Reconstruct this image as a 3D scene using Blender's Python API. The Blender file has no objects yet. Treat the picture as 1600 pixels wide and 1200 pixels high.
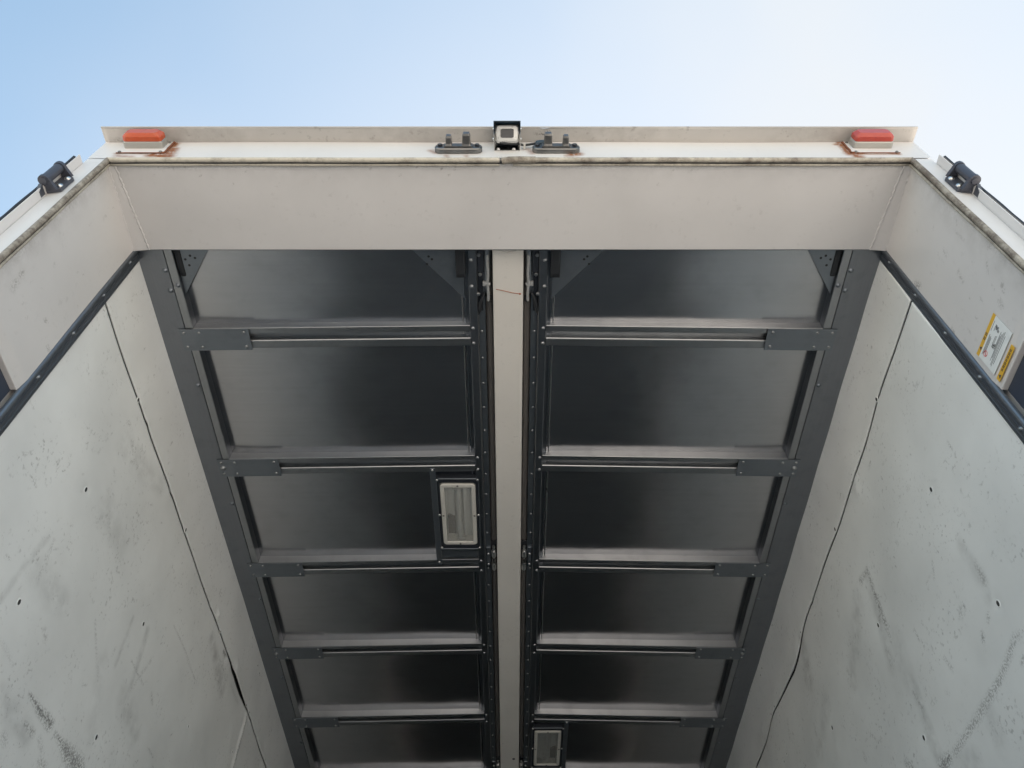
import bpy, math, random
import numpy as np
from mathutils import Vector, Matrix

R = math.radians
random.seed(7)
rng = np.random.default_rng(11)
scene = bpy.context.scene
COL = scene.collection

# ------------------------------------------------------------------ camera
CAM = Vector((0.007, -0.863, 1.5))
PITCH = math.atan2(1705, 1259)
FPX = 1259.0
cd = bpy.data.cameras.new('camera')
cd.sensor_width = 36.0
cd.lens = FPX / 1600 * 36.0
cd.clip_start = 0.05
cd.clip_end = 6000
cam = bpy.data.objects.new('camera', cd)
COL.objects.link(cam)
cam.location = CAM
cam.rotation_euler = (R(90) + PITCH, 0, 0)
scene.camera = cam

# ------------------------------------------------------------------ sky, sun, exposure
SUN_EL, SUN_AZ = R(32), R(25)          # azimuth from +Y (ahead of the truck) towards +X
w = bpy.data.worlds.new('World')
scene.world = w
w.use_nodes = True
nt = w.node_tree
nt.nodes.clear()
out = nt.nodes.new('ShaderNodeOutputWorld')
bg = nt.nodes.new('ShaderNodeBackground')
sky = nt.nodes.new('ShaderNodeTexSky')
sky.sky_type = 'NISHITA'
sky.sun_disc = False
sky.sun_elevation = SUN_EL
sky.sun_rotation = SUN_AZ
sky.air_density = 1.3
sky.dust_density = 1.6
sky.ozone_density = 0.0
# thin high cloud veil: noise on the view direction, everywhere in the sky
tc = nt.nodes.new('ShaderNodeTexCoord')
mp = nt.nodes.new('ShaderNodeMapping')
mp.inputs['Location'].default_value = (3.0, 0.8, 11.6)
mp.inputs['Scale'].default_value = (1.0, 1.0, 1.6)
nz = nt.nodes.new('ShaderNodeTexNoise')
nz.inputs['Scale'].default_value = 1.6
nz.inputs['Detail'].default_value = 4.0
nz.inputs['Roughness'].default_value = 0.45
ramp = nt.nodes.new('ShaderNodeValToRGB')
ramp.color_ramp.elements[0].position = 0.40
ramp.color_ramp.elements[0].color = (0.8, 0.8, 0.8, 1)
ramp.color_ramp.elements[1].position = 0.62
ramp.color_ramp.elements[1].color = (1.15, 1.15, 1.15, 1)
mix = nt.nodes.new('ShaderNodeMix')
mix.data_type = 'RGBA'
mix.inputs['B'].default_value = (2.85, 2.95, 3.02, 1)
nt.links.new(tc.outputs['Generated'], mp.inputs['Vector'])
nt.links.new(mp.outputs['Vector'], nz.inputs['Vector'])
nt.links.new(nz.outputs['Fac'], ramp.inputs['Fac'])
# the veil is whitest round the sun (forward scattering in thin cloud) and thins out away from it
vd_ = nt.nodes.new('ShaderNodeVectorMath'); vd_.operation = 'DOT_PRODUCT'
vd_.inputs[1].default_value = (math.sin(SUN_AZ) * math.cos(SUN_EL), math.cos(SUN_AZ) * math.cos(SUN_EL), math.sin(SUN_EL))
nt.links.new(tc.outputs['Generated'], vd_.inputs[0])
mr_ = nt.nodes.new('ShaderNodeMapRange'); mr_.interpolation_type = 'SMOOTHSTEP'
for k_, x_ in (('From Min', .36), ('From Max', .93), ('To Min', .2), ('To Max', .93)): mr_.inputs[k_].default_value = x_
nt.links.new(vd_.outputs['Value'], mr_.inputs['Value'])
mu_ = nt.nodes.new('ShaderNodeMath'); mu_.operation = 'MULTIPLY'; mu_.use_clamp = True
nt.links.new(mr_.outputs['Result'], mu_.inputs[0]); nt.links.new(ramp.outputs['Color'], mu_.inputs[1])
nt.links.new(mu_.outputs[0], mix.inputs['Factor'])
hs = nt.nodes.new('ShaderNodeHueSaturation')
hs.inputs['Saturation'].default_value = 1.18
hs.inputs['Hue'].default_value = 0.487
nt.links.new(sky.outputs['Color'], hs.inputs['Color'])
nt.links.new(hs.outputs['Color'], mix.inputs['A'])
nt.links.new(mix.outputs['Result'], bg.inputs['Color'])
bg.inputs['Strength'].default_value = 0.059
nt.links.new(bg.outputs['Background'], out.inputs['Surface'])

sd = bpy.data.lights.new('sun', 'SUN')
sd.energy = 5.0
sd.angle = R(0.6)
sd.color = (1.0, 0.93, 0.84)
sun = bpy.data.objects.new('sun', sd)
COL.objects.link(sun)
sv = Vector((math.sin(SUN_AZ) * math.cos(SUN_EL), math.cos(SUN_AZ) * math.cos(SUN_EL), math.sin(SUN_EL)))
sun.rotation_euler = sv.to_track_quat('Z', 'Y').to_euler()
sun.location = (0, 0, 20)

scene.view_settings.view_transform = 'Standard'
scene.view_settings.look = 'None'
scene.view_settings.gamma = 1.0
scene.view_settings.exposure = 2.4
scene.render.engine = 'CYCLES'
scene.cycles.max_bounces = 12
scene.cycles.diffuse_bounces = 6
scene.cycles.glossy_bounces = 6
scene.cycles.transparent_max_bounces = 12

# ------------------------------------------------------------------ measuring helper: photo pixel -> point on a real plane of the truck
_c, _s = math.cos(PITCH), math.sin(PITCH)
def ray(u, v):
    a, b = (u - 800) / FPX, (600 - v) / FPX
    return np.array([a, _c - b * _s, _s + b * _c])
def on_x(u, v, X):
    r = ray(u, v); t = (X - CAM.x) / r[0]
    return np.array(CAM) + r * t
def on_y(u, v, Y):
    r = ray(u, v); t = (Y - CAM.y) / r[1]
    return np.array(CAM) + r * t

# ------------------------------------------------------------------ materials
MATS = {}
def principled(name):
    m = bpy.data.materials.new(name)
    m.use_nodes = True
    n = m.node_tree.nodes
    return m, m.node_tree, n['Principled BSDF']

def N(tree, kind, **kw):
    n = tree.nodes.new(kind)
    for k, v in kw.items():
        setattr(n, k, v)
    return n

def noise(tree, vec, scale, detail=3, rough=0.5, dist=0.0):
    n = N(tree, 'ShaderNodeTexNoise')
    n.inputs['Scale'].default_value = scale
    n.inputs['Detail'].default_value = detail
    n.inputs['Roughness'].default_value = rough
    n.inputs['Distortion'].default_value = dist
    tree.links.new(vec, n.inputs['Vector'])
    return n.outputs['Fac']

def maprange(tree, val, a, b, c=0.0, d=1.0):
    n = N(tree, 'ShaderNodeMapRange')
    n.clamp = True
    tree.links.new(val, n.inputs['Value'])
    for k, x in (('From Min', a), ('From Max', b), ('To Min', c), ('To Max', d)):
        n.inputs[k].default_value = x
    return n.outputs['Result']

def mth(tree, op, a, b=None, clamp=False):
    n = N(tree, 'ShaderNodeMath', operation=op, use_clamp=clamp)
    for i, x in enumerate((a, b)):
        if x is None: continue
        if isinstance(x, (int, float)): n.inputs[i].default_value = x
        else: tree.links.new(x, n.inputs[i])
    return n.outputs[0]

def mixc(tree, fac, a, b):
    n = N(tree, 'ShaderNodeMix', data_type='RGBA')
    if isinstance(fac, (int, float)): n.inputs['Factor'].default_value = fac
    else: tree.links.new(fac, n.inputs['Factor'])
    for k, x in (('A', a), ('B', b)):
        if isinstance(x, tuple): n.inputs[k].default_value = (*x, 1)
        else: tree.links.new(x, n.inputs[k])
    return n.outputs['Result']

def attr(tree, name):
    n = N(tree, 'ShaderNodeAttribute', attribute_name=name)
    return n.outputs['Fac']

def bump(tree, h, strength, dist, bsdf):
    b = N(tree, 'ShaderNodeBump')
    b.inputs['Strength'].default_value = strength
    b.inputs['Distance'].default_value = dist
    tree.links.new(h, b.inputs['Height'])
    tree.links.new(b.outputs['Normal'], bsdf.inputs['Normal'])

def mat_paint(name, base, rough=0.4, dirt=(0.09, 0.08, 0.07), speck=0.25, speck_scale=55, blotch=0.06, metallic=0.0, bumpy=0.15, rustiness=True):
    m, t, b = principled(name)
    co = N(t, 'ShaderNodeTexCoord').outputs['Object']
    big = noise(t, co, 3.2, 4, 0.55)
    fine = noise(t, co, speck_scale, 3, 0.6)
    mid = noise(t, co, 9, 4, 0.6)
    col = mixc(t, maprange(t, big, 0.3, 0.7, 0, 1), tuple(x * (1 - blotch) for x in base), tuple(min(1, x * (1 + blotch * .6)) for x in base))
    # specks of grime gathered in patches
    sp = mth(t, 'MULTIPLY', maprange(t, fine, 0.58, 0.68), maprange(t, mid, 0.47, 0.64))
    col = mixc(t, mth(t, 'MULTIPLY', sp, speck), col, dirt)
    # marks laid on the surface (scuffs, grime along edges)
    gr = noise(t, co, 190, 2, 0.5)
    md = attr(t, 'dirt')
    brk = mth(t, 'ADD', maprange(t, gr, 0.44, 0.58), maprange(t, md, 0.55, 1.0, 0, 0.8), clamp=True)
    dm = mth(t, 'MULTIPLY', md, brk, clamp=True)
    col = mixc(t, dm, col, dirt)
    sm = attr(t, 'smear')
    smn = mth(t, 'MULTIPLY', sm, maprange(t, noise(t, co, 22, 4, .6), 0.3, 0.65), clamp=True)
    col = mixc(t, smn, col, tuple(x * 1.6 for x in dirt))
    if rustiness:
        ru = mth(t, 'MULTIPLY', attr(t, 'rust'), 1.35, clamp=True)
        rn = mth(t, 'MULTIPLY', ru, maprange(t, noise(t, co, 70, 5, .75), 0.30, 0.50), clamp=True)
        rc = mixc(t, noise(t, co, 140, 2, .5), (0.09, 0.028, 0.013), (0.38, 0.14, 0.04))
        col = mixc(t, rn, col, rc)
    t.links.new(col, b.inputs['Base Color'])
    t.links.new(maprange(t, mid, 0.3, 0.7, rough - .06, rough + .1), b.inputs['Roughness'])
    b.inputs['Metallic'].default_value = metallic
    if bumpy:
        bump(t, mth(t, 'ADD', big, mth(t, 'MULTIPLY', fine, 0.04)), bumpy, 0.02, b)
    MATS[name] = m
    return m

def mat_metal(name, base, rough, metallic=1.0, streak=(2, 60, 2), amount=0.12, bumpy=0.05, wave=1.6, grime=0.25):
    m, t, b = principled(name)
    co = N(t, 'ShaderNodeTexCoord').outputs['Object']
    mpn = N(t, 'ShaderNodeMapping')
    mpn.inputs['Scale'].default_value = streak
    t.links.new(co, mpn.inputs['Vector'])
    s = noise(t, mpn.outputs['Vector'], 3, 4, .6)
    g = noise(t, co, 14, 5, .65)
    col = mixc(t, s, tuple(x * (1 - amount) for x in base), tuple(min(1, x * (1 + amount)) for x in base))
    col = mixc(t, maprange(t, g, 0.52, 0.8, 0, grime), col, tuple(x * .45 for x in base))
    t.links.new(col, b.inputs['Base Color'])
    t.links.new(maprange(t, g, 0.25, 0.75, rough * .85, rough * 1.2), b.inputs['Roughness'])
    b.inputs['Metallic'].default_value = metallic
    if bumpy:
        bump(t, noise(t, co, wave, 2, .4), bumpy, 0.05, b)
    MATS[name] = m
    return m

def mat_plain(name, base, rough=0.5, metallic=0.0, var=0.12, scale=60, spec=None):
    m, t, b = principled(name)
    co = N(t, 'ShaderNodeTexCoord').outputs['Object']
    n = noise(t, co, scale, 4, .6)
    t.links.new(mixc(t, n, tuple(x * (1 - var) for x in base), tuple(min(1, x * (1 + var)) for x in base)), b.inputs['Base Color'])
    t.links.new(maprange(t, n, .3, .7, max(.03, rough - .08), rough + .08), b.inputs['Roughness'])
    b.inputs['Metallic'].default_value = metallic
    MATS[name] = m
    return m

mat_paint('white_paint', (0.635, 0.622, 0.622), 0.34, bumpy=0.04, speck=0.1)
mat_paint('visor_paint', (0.45, 0.43, 0.41), 0.45, bumpy=0.04, speck=0.4)
mat_paint('ridge_paint', (0.72, 0.69, 0.65), 0.42, bumpy=0.03, speck=0.15)
mat_paint('wall_sheet', (0.80, 0.82, 0.825), 0.38, dirt=(0.055, 0.055, 0.055), speck=0.36, speck_scale=75, blotch=0.09, bumpy=0.12, rustiness=False)
mat_metal('roof_sheet', (0.56, 0.555, 0.57), 0.205, streak=(1, 30, 1), amount=0.08, bumpy=0.07, grime=0.14)
mat_metal('rib_metal', (0.365, 0.375, 0.39), 0.38, amount=0.08, bumpy=0.02)
mat_metal('rail_metal', (0.27, 0.285, 0.31), 0.36, streak=(60, 2, 2), amount=0.08, bumpy=0.02)
mat_metal('flange_metal', (0.40, 0.41, 0.425), 0.4, streak=(60, 2, 2), amount=0.08, bumpy=0.02)
mat_metal('plate_metal', (0.25, 0.275, 0.305), 0.42, metallic=0.9, amount=0.06, bumpy=0.02)
mat_metal('bolt_metal', (0.6, 0.6, 0.6), 0.3, amount=0.1, bumpy=0)
mat_metal('rivet_metal', (0.36, 0.37, 0.385), 0.42, amount=0.1, bumpy=0)
mat_metal('trim_metal', (0.19, 0.21, 0.24), 0.45, metallic=0.85, streak=(40, 40, 1), amount=0.12, bumpy=0.02)
mat_metal('cast_metal', (0.20, 0.195, 0.19), 0.4, amount=0.25, bumpy=0.1, wave=30, grime=0.6)
mat_metal('keeper_metal', (0.20, 0.198, 0.195), 0.32, amount=0.4, bumpy=0.1, wave=30, grime=0.6)
mat_metal('dull_silver', (0.42, 0.41, 0.385), 0.5, metallic=0.6, amount=0.12, bumpy=0)
mat_metal('chrome', (0.72, 0.71, 0.68), 0.22, amount=0.1, bumpy=0)
mat_plain('black_rubber', (0.018, 0.02, 0.024), 0.55)
mat_plain('black_iron', (0.035, 0.04, 0.05), 0.38, metallic=0.3)
mat_plain('hinge_iron', (0.07, 0.075, 0.095), 0.42, metallic=0.3)
mat_plain('blue_black', (0.012, 0.035, 0.06), 0.35)
mat_plain('grey_rubber', (0.13, 0.12, 0.115), 0.6)
mat_plain('dark_void', (0.03, 0.031, 0.034), 0.8)
mat_plain('navy_sheet', (0.035, 0.045, 0.07), 0.4, var=0.2, scale=9)
mat_plain('lamp_bezel', (0.62, 0.6, 0.56), 0.45)
mat_plain('lamp_pan', (0.82, 0.81, 0.78), 0.4)
mat_plain('lamp_tube', (0.7, 0.69, 0.66), 0.35)
mat_plain('lamp_board', (0.2, 0.17, 0.15), 0.6)
mat_plain('sticker_white', (0.76, 0.79, 0.8), 0.4, var=.04)
mat_plain('sticker_yellow', (0.72, 0.43, 0.05), 0.45, var=.08)
mat_plain('ink', (0.05, 0.055, 0.07), 0.6)
mat_plain('ink_red', (0.55, 0.12, 0.13), 0.6)
mat_plain('silver_paint', (0.52, 0.52, 0.51), 0.3, metallic=0.4, var=.06)
mat_plain('camera_glass', (0.03, 0.033, 0.04), 0.08)
mat_plain('hose_sleeve', (0.5, 0.5, 0.5), 0.4, metallic=0.5, var=.3, scale=200)

def mat_gasket():
    m, t, b = principled('gasket')
    co = N(t, 'ShaderNodeTexCoord').outputs['Object']
    n1 = noise(t, co, 16, 6, .7)
    n2 = noise(t, co, 80, 4, .7)
    md = attr(t, 'dirt')
    f = maprange(t, mth(t, 'ADD', mth(t, 'ADD', mth(t, 'MULTIPLY', n1, .85), mth(t, 'MULTIPLY', n2, .35)), mth(t, 'MULTIPLY', md, .32)), .62, .95)
    t.links.new(mixc(t, f, (0.5, 0.465, 0.40), (0.13, 0.105, 0.085)), b.inputs['Base Color'])
    b.inputs['Roughness'].default_value = 0.65
    bump(t, n2, .2, .003, b)
    MATS['gasket'] = m
mat_gasket()

def mat_lens(name, ca, cb):
    m, t, b = principled(name)
    co = N(t, 'ShaderNodeTexCoord').outputs['Object']
    n = noise(t, co, 45, 4, .6)
    t.links.new(mixc(t, n, ca, cb), b.inputs['Base Color'])
    b.inputs['Roughness'].default_value = 0.24
    b.inputs['Subsurface Weight'].default_value = 0.25
    b.inputs['Subsurface Radius'].default_value = (0.02, 0.004, 0.002)
    b.inputs['Subsurface Scale'].default_value = 0.5
    MATS[name] = m
mat_lens('red_lens', (0.36, 0.045, 0.035), (0.44, 0.08, 0.06))
mat_lens('orange_lens', (0.42, 0.06, 0.02), (0.50, 0.11, 0.045))

def mat_clear():
    m = bpy.data.materials.new('clear_cover')
    m.use_nodes = True
    t = m.node_tree
    t.nodes.clear()
    o = N(t, 'ShaderNodeOutputMaterial')
    tr = N(t, 'ShaderNodeBsdfTransparent')
    tr.inputs['Color'].default_value = (0.95, 0.955, 0.95, 1)
    gl = N(t, 'ShaderNodeBsdfGlossy')
    gl.inputs['Roughness'].default_value = 0.12
    lw = N(t, 'ShaderNodeLayerWeight')
    fr = N(t, 'ShaderNodeMapRange')
    fr.inputs['From Min'].default_value = 0.3
    fr.inputs['To Min'].default_value = 0.05
    fr.inputs['To Max'].default_value = 0.6
    t.links.new(lw.outputs['Facing'], fr.inputs['Value'])
    mx = N(t, 'ShaderNodeMixShader')
    t.links.new(fr.outputs[0], mx.inputs[0])
    t.links.new(tr.outputs[0], mx.inputs[1])
    t.links.new(gl.outputs[0], mx.inputs[2])
    t.links.new(mx.outputs[0], o.inputs['Surface'])
    df = N(t, 'ShaderNodeBsdfDiffuse'); df.inputs['Color'].default_value = (.8, .8, .78, 1)
    m2 = N(t, 'ShaderNodeMixShader'); m2.inputs[0].default_value = 0.12
    t.links.new(mx.outputs[0], m2.inputs[1]); t.links.new(df.outputs[0], m2.inputs[2])
    t.links.new(m2.outputs[0], o.inputs['Surface'])
    MATS['clear_cover'] = m
mat_clear()

def mat_ground():
    m, t, b = principled('yard_concrete')
    co = N(t, 'ShaderNodeTexCoord').outputs['Object']
    n = noise(t, co, 0.6, 6, .6)
    f = noise(t, co, 25, 4, .6)
    c = mixc(t, n, (0.40, 0.37, 0.335), (0.48, 0.45, 0.415))
    t.links.new(mixc(t, mth(t, 'MULTIPLY', f, .35), c, (0.25, 0.24, 0.22)), b.inputs['Base Color'])
    b.inputs['Roughness'].default_value = 0.85
    bump(t, f, .3, .01, b)
    MATS['yard_concrete'] = m
mat_ground()
def mat_floor():
    m, t, b = principled('floor_planks')
    co = N(t, 'ShaderNodeTexCoord').outputs['Object']
    mpn = N(t, 'ShaderNodeMapping')
    mpn.inputs['Scale'].default_value = (30, 1.2, 1)
    t.links.new(co, mpn.inputs['Vector'])
    n = noise(t, mpn.outputs['Vector'], 2, 5, .6)
    t.links.new(mixc(t, n, (0.15, 0.145, 0.145), (0.25, 0.245, 0.24)), b.inputs['Base Color'])
    b.inputs['Roughness'].default_value = 0.7
    MATS['floor_planks'] = m
mat_floor()

# ------------------------------------------------------------------ mesh helpers
class MB:
    def __init__(s):
        s.v, s.f, s.sm = [], [], []
    def add(s, verts, faces, smooth=False):
        o = len(s.v)
        s.v += [tuple(map(float, p)) for p in verts]
        s.f += [tuple(i + o for i in q) for q in faces]
        s.sm += [smooth] * len(faces)
        return s
    def box(s, x0, x1, y0, y1, z0, z1):
        x0, x1 = min(x0, x1), max(x0, x1); y0, y1 = min(y0, y1), max(y0, y1); z0, z1 = min(z0, z1), max(z0, z1)
        vs = [(x, y, z) for x in (x0, x1) for y in (y0, y1) for z in (z0, z1)]
        return s.add(vs, [(0, 1, 3, 2), (4, 6, 7, 5), (0, 4, 5, 1), (2, 3, 7, 6), (0, 2, 6, 4), (1, 5, 7, 3)])
    def loft(s, rings, closed=True, caps=True, smooth=False):
        n = len(rings[0]); vs = [p for r in rings for p in r]; fs = []
        m = n if closed else n - 1
        for k in range(len(rings) - 1):
            for i in range(m):
                j = (i + 1) % n
                fs.append((k * n + i, k * n + j, (k + 1) * n + j, (k + 1) * n + i))
        s.add(vs, fs, smooth)
        if caps and closed:
            s.add(rings[0], [tuple(range(n))]); s.add(rings[-1], [tuple(range(n))[::-1]])
        return s
    def tube(s, pts, r, seg=8, smooth=True):
        pts = [Vector(p) for p in pts]; rings = []
        rr = r if isinstance(r, (list, tuple)) else [r] * len(pts)
        up = None
        for i, p in enumerate(pts):
            d = (pts[min(i + 1, len(pts) - 1)] - pts[max(i - 1, 0)]).normalized()
            if up is None:
                up = d.orthogonal().normalized()
            a = (up - d * up.dot(d)).normalized(); up = a
            b = d.cross(a)
            rings.append([p + (a * math.cos(2 * math.pi * k / seg) + b * math.sin(2 * math.pi * k / seg)) * rr[i] for k in range(seg)])
        return s.loft(rings, True, True, smooth)
    def dome(s, p, n, r, h=None, seg=8, rim=0.0):
        p, n = Vector(p), Vector(n).normalized(); h = h or r * .6
        a = n.orthogonal().normalized(); b = n.cross(a)
        prof = [(r, 0.0), (r * .92, h * .5), (r * .6, h * .88), (r * .2, h)]
        if rim: prof = [(r * 1.45, 0), (r * 1.45, rim), (r, rim)] + [(q, z + rim) for q, z in prof[1:]]
        rings = [[p + (a * math.cos(2 * math.pi * k / seg) + b * math.sin(2 * math.pi * k / seg)) * q + n * z for k in range(seg)] for q, z in prof]
        return s.loft(rings, True, True, True)
    def hexbolt(s, p, n, r, h):
        p, n = Vector(p), Vector(n).normalized()
        a = n.orthogonal().normalized(); b = n.cross(a)
        rings = [[p + (a * math.cos(math.pi * k / 3) + b * math.sin(math.pi * k / 3)) * q + n * z for k in range(6)] for q, z in ((r, 0), (r, h * .8), (r * .8, h))]
        return s.loft(rings, True, True, False)
    def tilt(s, deg=58, py=-.037, pz=3.862, y0=-.052):   # nod the camera body down about its pivot
        a = R(deg); c, n = math.cos(a), math.sin(a)
        s.v = [(x, py + (y - y0) * c + (z - pz) * -n, pz + (y - y0) * n + (z - pz) * c) for x, y, z in s.v]
        return s
    def build(s, name, mat, parent=None, bevel=0.0, seg=2, angle=35):
        me = bpy.data.meshes.new(name)
        me.from_pydata(s.v, [], s.f)
        me.polygons.foreach_set('use_smooth', s.sm)
        me.materials.append(MATS[mat])
        me.update()
        import bmesh
        bm = bmesh.new(); bm.from_mesh(me)
        bmesh.ops.recalc_face_normals(bm, faces=bm.faces)
        bm.to_mesh(me); bm.free()
        o = bpy.data.objects.new(name, me)
        COL.objects.link(o)
        if parent is not None:
            o.parent = parent
            o.matrix_parent_inverse = Matrix.Translation(-parent.location) if parent.type == 'EMPTY' else Matrix()
        if bevel:
            md = o.modifiers.new('bevel', 'BEVEL')
            md.width = bevel; md.segments = seg; md.limit_method = 'ANGLE'; md.angle_limit = R(angle)
            md.harden_normals = False
        return o

def thing(name, label, cat, loc, group=None, kind=None):
    o = bpy.data.objects.new(name, None)
    o.empty_display_size = 0.1
    COL.objects.link(o)
    o.location = loc
    o['label'] = label; o['category'] = cat
    if group: o['group'] = group
    if kind: o['kind'] = kind
    return o

def tag(o, label, cat, group=None, kind=None):
    o['label'] = label; o['category'] = cat
    if group: o['group'] = group
    if kind: o['kind'] = kind
    return o

def rrect(cx, cy, hx, hy, r, n=5):
    pts = []
    for sx, sy, a0 in ((1, 1, 0), (-1, 1, 90), (-1, -1, 180), (1, -1, 270)):
        for k in range(n + 1):
            a = R(a0 + 90 * k / n)
            pts.append((cx + sx * (hx - r) + r * math.cos(a), cy + sy * (hy - r) + r * math.sin(a)))
    return pts

def seg_mask(P, Q, segs):
    """soft stroke mask on sheet coordinates P,Q. segs: (p0,q0,p1,q1,w0,w1,strength,soft)"""
    out = np.zeros(P.shape)
    rows = P[:, 0]
    for (a0, b0, a1, b1, w0, w1, st, soft) in segs:
        m = max(w0, w1) * (1 + soft) + .002
        i0, i1 = np.searchsorted(rows, min(a0, a1) - m), np.searchsorted(rows, max(a0, a1) + m)
        if i1 <= i0: continue
        p, q = P[i0:i1], Q[i0:i1]
        dx, dy = a1 - a0, b1 - b0
        L = dx * dx + dy * dy + 1e-12
        tt = np.clip(((p - a0) * dx + (q - b0) * dy) / L, 0, 1)
        d = np.hypot(p - a0 - tt * dx, q - b0 - tt * dy)
        wd = w0 + (w1 - w0) * tt
        k = np.clip((wd * (1 + soft) - d) / (wd * 2 * soft + 1e-9), 0, 1)
        out[i0:i1] = np.maximum(out[i0:i1], st * k)
    return out

def sheet(name, U, V, fn, mat, parent=None, attrs=None, smooth=True, flip=False):
    """dense sheet: grid of U x V, fn(U,V)->xyz arrays; attrs: dict name->array"""
    nu, nv = len(U), len(V)
    UU, VV = np.meshgrid(U, V, indexing='ij')
    X, Y, Z = fn(UU, VV)
    co = np.stack([X, Y, Z], -1).reshape(-1, 3).astype(np.float32)
    idx = np.arange(nu * nv).reshape(nu, nv)
    q = np.stack([idx[:-1, :-1], idx[1:, :-1], idx[1:, 1:], idx[:-1, 1:]], -1).reshape(-1, 4)
    if flip: q = q[:, ::-1]
    me = bpy.data.meshes.new(name)
    me.vertices.add(len(co)); me.vertices.foreach_set('co', co.ravel())
    me.loops.add(q.size); me.loops.foreach_set('vertex_index', q.ravel().astype(np.int32))
    me.polygons.add(len(q))
    me.polygons.foreach_set('loop_start', np.arange(0, q.size, 4, dtype=np.int32))
    me.polygons.foreach_set('loop_total', np.full(len(q), 4, dtype=np.int32))
    me.polygons.foreach_set('use_smooth', np.full(len(q), smooth))
    me.update(calc_edges=True)
    for k, a in (attrs or {}).items():
        at = me.attributes.new(k, 'FLOAT', 'POINT')
        at.data.foreach_set('value', np.asarray(a(UU, VV), dtype=np.float32).ravel())
    me.materials.append(MATS[mat])
    me.validate()
    o = bpy.data.objects.new(name, me)
    COL.objects.link(o)
    if parent is not None:
        o.parent = parent
        o.matrix_parent_inverse = Matrix.Translation(-parent.location)
    return o

# =================================================================== dimensions (metres)
JX = 1.17            # inner half width of the rear frame
OX = 1.226           # outer half width of the rear frame
ZS = 3.771           # underside of the header
ZT = 3.906           # top of the header face
YD = 0.292           # depth of the header
WX = 1.176           # inner face of the side walls
CX = -0.006          # centre line of the roof
ZO, ZC = 3.790, 3.812   # underside of the roof framing at the rails / at the ridge
LEN = 9.2
FLOOR = 1.15
RIBS = [0.598 + 0.5855 * k for k in range(15)]
RW = 0.083

# =================================================================== ground and truck floor
g = MB().add([(-900, -900, 0), (900, -900, 0), (900, 900, 0), (-900, 900, 0)], [(0, 1, 2, 3)]).build('ground', 'yard_concrete')
g['kind'] = 'structure'
fl = MB().box(-1.16, 1.16, 0.0, LEN, FLOOR - 0.12, FLOOR).build('floor', 'floor_planks')
fl['kind'] = 'structure'
fw = MB().box(-1.2, 1.2, LEN, LEN + 0.05, FLOOR - 0.1, 3.86).build('front_wall', 'rail_metal')
tag(fw, 'dark front wall closing the far end of the cargo box', 'wall')

# =================================================================== rear frame
rf = thing('rear_frame', 'white painted steel rear frame around the open cargo box', 'door frame', (0, 0, FLOOR))
# header core, posts
MB().box(-OX, OX, 0.003, YD - 0.003, ZS + 0.003, ZT).build('header', 'white_paint', rf, 0.003)
for sx in (-1, 1):
    MB().box(sx * (JX + 0.003), sx * (OX - 0.0005), 0.0004, YD - 0.003, 3.036, ZS).box(sx * (JX + 0.022), sx * (OX - 0.0005), 0.0004, YD - 0.003, 0.9, 3.036).build('post', 'white_paint', rf, 0.002)
    MB().box(sx * (JX + 0.017), sx * (JX + 0.0215), 0.012, YD - 0.004, 0.95, 3.034).build('recess_panel', 'navy_sheet', rf)
MB().box(-1.2, 1.2, 0.004, YD, FLOOR - 0.25, FLOOR - 0.125).build('sill', 'white_paint', rf, 0.004)

# skins with wear
us = np.linspace(-OX, OX, 420)
vs_ = np.linspace(ZS + 0.003, ZT - 0.0005, 26)
rust_segs, dirt_segs = [], []
def psegs(lst, plane):
    o = []
    for (u0, v0, u1, v1, w0, w1, st, soft) in lst:
        a = plane(u0, v0); b = plane(u1, v1)
        o.append((a[0], a[1], b[0], b[1], w0, w1, st, soft))
    return o
hf = lambda u, v: on_y(u, v, 0.0)[[0, 2]]
rust_px = [
    (183, 239, 262, 240, .004, .006, .7, .8), (262, 240, 274, 224, .008, .010, 1, .8), (236, 242, 262, 244, .014, .016, 1, 1),
    (183, 239, 190, 236, .007, .007, .9, .9), (266, 240, 275, 232, .014, .008, .8, 1), (182, 243, 205, 245, .009, .008, .55, 1),
    (1312, 222, 1327, 240, .011, .011, 1, .8), (1327, 240, 1346, 239, .012, .010, .9, 1), (1336, 241, 1344, 247, .014, .012, 1, 1), (1306, 226, 1316, 224, .006, .008, .9, 1),
    (1346, 241, 1405, 241, .003, .004, .8, .8), (1385, 237, 1403, 241, .009, .007, .8, 1),
    (673, 235, 681, 238, .008, .009, .55, 1), (697, 243, 700, 246, .006, .005, .5, 1), (728, 243, 730, 246, .006, .005, .4, 1), (893, 242, 905, 241, .012, .010, .85, 1), (884, 243, 885, 249, .004, .004, .5, 1), (824, 233, 832, 240, .008, .008, .45, 1)]
hr = psegs(rust_px, hf)
hd = psegs([(265, 248, 700, 249, .004, .006, .5, .8), (770, 246, 900, 248, .006, .006, .4, 1), (1000, 249, 1420, 249, .003, .004, .5, 1)], hf)
sheet('header_face', us, vs_, lambda U, V: (U, np.full_like(U, 0.0) - 0.0006 * np.sin(U * 7) , V), 'white_paint', rf,
      {'rust': lambda U, V: seg_mask(U, V, hr), 'dirt': lambda U, V: seg_mask(U, V, hd)})
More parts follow.
